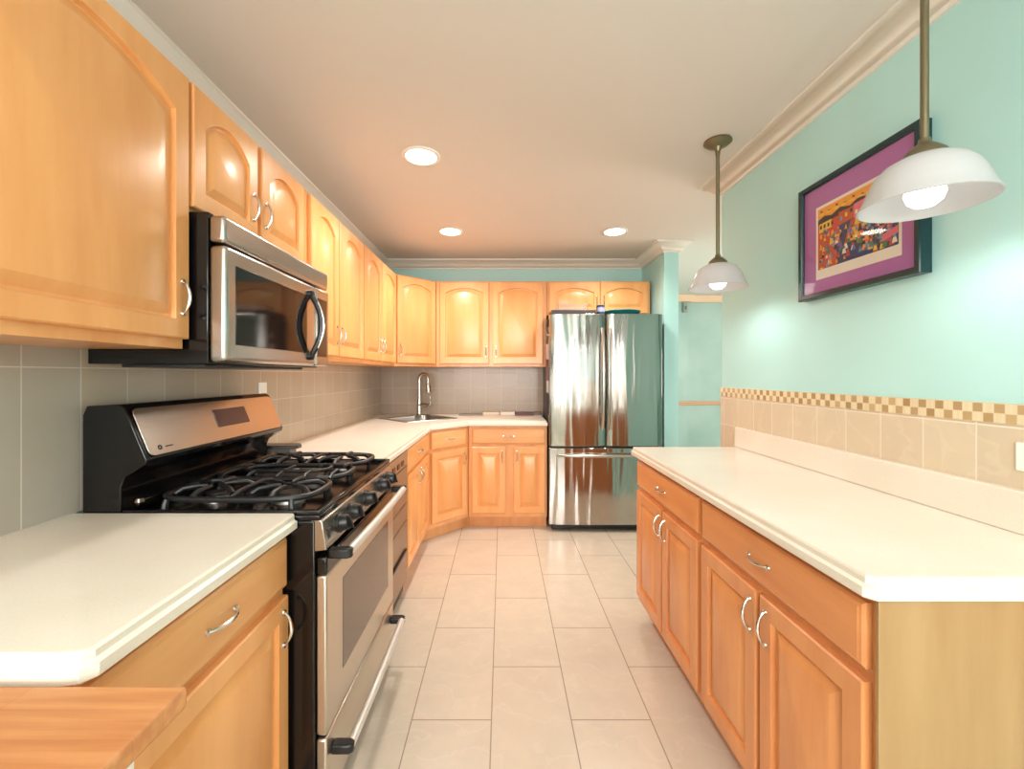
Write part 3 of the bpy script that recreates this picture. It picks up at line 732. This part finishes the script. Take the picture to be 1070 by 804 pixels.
def ink(pts, col):
    """pts in print units: u 0..1 left to right, v 0..1 up"""
    lay[0] += 1; x = XM+.0016-lay[0]*.0000045
    vs = [pr.verts.new((x, py1-(py1-py0)*(.03+.94*u), pz0+(pz1-pz0)*(.13+.83*v))) for u, v in pts]
    f = pr.faces.new(vs); f.material_index = pm[col]
lay[0] = 0
vs = [pr.verts.new((XM+.0016, y, z)) for y, z in ((py1, pz0), (py0, pz0), (py0, pz1), (py1, pz1))]; pr.faces.new(vs).material_index = 0
rc = lambda u, v, a, c, col: ink([(u, v), (u+a, v), (u+a, v+c), (u, v+c)], col)
rc(0, 0, 1, 1, 'blue'); rc(0, .78, 1, .22, 'orange')
ink([(0, .74), (0, .82), (.1, .86), (.2, .82), (.32, .88), (.45, .83), (.56, .89), (.7, .84), (.85, .9), (1, .85), (1, .72), (.5, .68)], 'dark')
for k in range(9): rc(.04+k*.11, .93-.03*(k % 2), .03, .025, 'dark'); rc(.02+k*.105, .88, .07, .03, 'yellow')
ink([(0, .45), (.3, .52), (.3, .76), (0, .74)], 'red'); ink([(.02, .6), (.2, .63), (.2, .76), (.02, .75)], 'yellow'); ink([(0, 0), (.28, 0), (.22, .5), (0, .45)], 'rust')
for k in range(4): rc(.03+k*.055, .66, .03, .06, 'dark'); rc(.03+k*.055, .5, .032, .07, 'orange')
ink([(.3, .6), (.52, .62), (.52, .8), (.3, .8)], 'rust'); ink([(.5, .58), (.72, .6), (.72, .84), (.5, .82)], 'pink'); ink([(.7, .55), (1, .58), (1, .84), (.7, .84)], 'lilac')
for k in range(10): rc(.32+k*.066, .66+.03*(k % 3), .03, .06, ['sky', 'yellow', 'dark', 'white'][k % 4])
ink([(.42, .28), (.60, .30), (.60, .5), (.42, .48)], 'orange'); ink([(.43, .5), (.6, .52), (.57, .62), (.46, .6)], 'red'); rc(.46, .32, .09, .08, 'yellow')
for k, (u, v) in enumerate(((.43, .28), (.58, .29))):
    ink([(u+.03*math.cos(a), v+.03*math.sin(a)) for a in [k2*PI/4 for k2 in range(8)]], 'dark')
rr = random.Random(3); cols = ['red', 'yellow', 'orange', 'green', 'pink', 'sky', 'white', 'rust', 'lilac', 'dark']
for k in range(150):
    u, v = rr.random()*.95+.02, rr.random()*.56
    c = cols[rr.randrange(10)]; s = .016+.016*rr.random()
    ink([(u-s, v), (u+s, v), (u+s*.5, v+s*2.6), (u-s*.5, v+s*2.6)], c)
    ink([(u+s*.6*math.cos(a), v+s*3.2+s*.7*math.sin(a)) for a in [k2*PI/3 for k2 in range(6)]], cols[(k*3) % 10])
ink([(.82, .1), (1, .16), (1, .26), (.84, .2)], 'pink')
bmesh.ops.recalc_face_normals
me = bpy.data.meshes.new('print'); pr.to_mesh(me); pr.free()
for m_ in pms: me.materials.append(m_)
o = bpy.data.objects.new('print', me); C.objects.link(o); o.parent = t; o['label'] = 'colourful street scene print'
PG = mat('picture_glass', (255, 255, 255), .02)
n, l, b_ = nodes(PG); gl = n.new('ShaderNodeBsdfGlossy'); gl.inputs['Roughness'].default_value = .02; trn = n.new('ShaderNodeBsdfTransparent'); fr = n.new('ShaderNodeLayerWeight'); mx = n.new('ShaderNodeMixShader')
pw = n.new('ShaderNodeMath'); pw.operation = 'POWER'; pw.inputs[1].default_value = 5; ml = n.new('ShaderNodeMath'); ml.operation = 'MULTIPLY_ADD'; ml.inputs[1].default_value = .9; ml.inputs[2].default_value = .03
l.new(fr.outputs['Facing'], pw.inputs[0]); l.new(pw.outputs[0], ml.inputs[0]); l.new(ml.outputs[0], mx.inputs[0]); l.new(trn.outputs[0], mx.inputs[1]); l.new(gl.outputs[0], mx.inputs[2]); l.new(mx.outputs[0], n['Material Output'].inputs[0])
bx('glass', PG, t, XM-.0035, XM-.0015, ya+fw+.0005, yb-fw-.0005, za+fw+.0005, zb-fw-.0005, smooth=False)

# ------------------------------------------------------------------ ceiling lights
def can(label, x, y):
    t = thing('recessed_light', label, 'ceiling light', (x, y, CEIL), 0, 'recessed ceiling lights')
    b = BM(); lathe(b, [(.078, -.001), (.1, -.001), (.1, -.005), (.094, -.008), (.08, -.008), (.078, -.004)], 40, closed=True); obj('trim_ring', b, WHITE, t)
    b = BM(); lathe(b, [(0, -.006), (.05, -.006), (.0775, -.003), (.0775, -.001), (0, -.001)], 36); obj('lens', b, LENS, t)
    l = bpy.data.lights.new('downlight', 'SPOT'); l.energy = 33; l.spot_size = math.radians(150); l.spot_blend = .8; l.shadow_soft_size = .07; l.color = (1, .92, .84)
    lo = bpy.data.objects.new('downlight', l); C.objects.link(lo); lo.location = (x, y, CEIL-.03); lo.parent = None
can('largest recessed ceiling light, nearest the camera and left of centre', -.421, 2.23)
can('recessed ceiling light in front of the sink corner, left of the far pair', -.409, 3.40)
can('recessed ceiling light in front of the refrigerator, right of the far pair', .886, 3.40)
def pendant(label, x, y):
    t = thing('pendant_lamp', label, 'pendant lamp', (x, y, 0), 0, 'glass pendant lamps')
    b = BM(); lathe(b, [(0, CEIL-.001), (.062, CEIL-.001), (.064, CEIL-.008), (.05, CEIL-.02), (.02, CEIL-.03), (.012, CEIL-.05), (0, CEIL-.05)], 28); obj('canopy', b, BRONZE, t)
    b = BM(); lathe(b, [(0, CEIL-.05), (.0085, CEIL-.05), (.0085, 1.895), (0, 1.895)], 14); lathe(b, [(0, 2.30), (.011, 2.30), (.011, 2.31), (0, 2.31)], 12, (0, 0, .09)); obj('rod', b, BRONZE, t)
    b = BM(); lathe(b, [(0, 1.905), (.011, 1.905), (.014, 1.893), (.028, 1.882), (.042, 1.868), (.044, 1.857), (0, 1.857)], 28); cp_ = obj('socket_cap', b, BRONZE, t)
    b = BM(); R0 = [(.030, 1.859), (.055, 1.854), (.079, 1.841), (.097, 1.821), (.109, 1.797), (.117, 1.775), (.124, 1.757), (.131, 1.744)]
    lathe(b, R0+[(.132, 1.742)]+[(r-.003, z-.003) for r, z in R0[::-1]], 56, closed=True); obj('shade', b, SHADE, t, angle=60)
    b = BM(); lathe(b, [(0, 1.735), (.020, 1.738), (.034, 1.750), (.040, 1.768), (.036, 1.786), (.022, 1.805), (.014, 1.83), (.013, 1.855), (0, 1.855)], 28); obj('bulb', b, BULB, t)
    l = bpy.data.lights.new('pendant_light', 'SPOT'); l.spot_size = math.radians(168); l.spot_blend = .6; l.energy = 3.0; l.shadow_soft_size = .03; l.color = (1, .95, .9)
    lo = bpy.data.objects.new('pendant_light', l); C.objects.link(lo); lo.location = (x, y, 1.728)
pendant('nearer white glass pendant lamp on a bronze rod, in front of the picture', 1.045, 1.066)
pendant('farther white glass pendant lamp hanging by the end of the right wall', 1.045, 2.09)

# ------------------------------------------------------------------ butcher block cart
t = thing('kitchen_cart', 'butcher block topped white cart in the bottom left corner', 'cart')
bx('top', W_BLOCK, t, -1.12, -.425, .12, .582, .872, .900, .004)
bx('apron', WHITE, t, -1.08, -.465, .16, .545, .78, .8715, .002)
for x in (-1.08, -.513):
    for y in (.16, .497): bx('leg', WHITE, t, x, x+.048, y, y+.048, .0, .7795, .003)
bx('shelf', W_BLOCK, t, -1.03, -.515, .21, .495, .25, .27, .002)
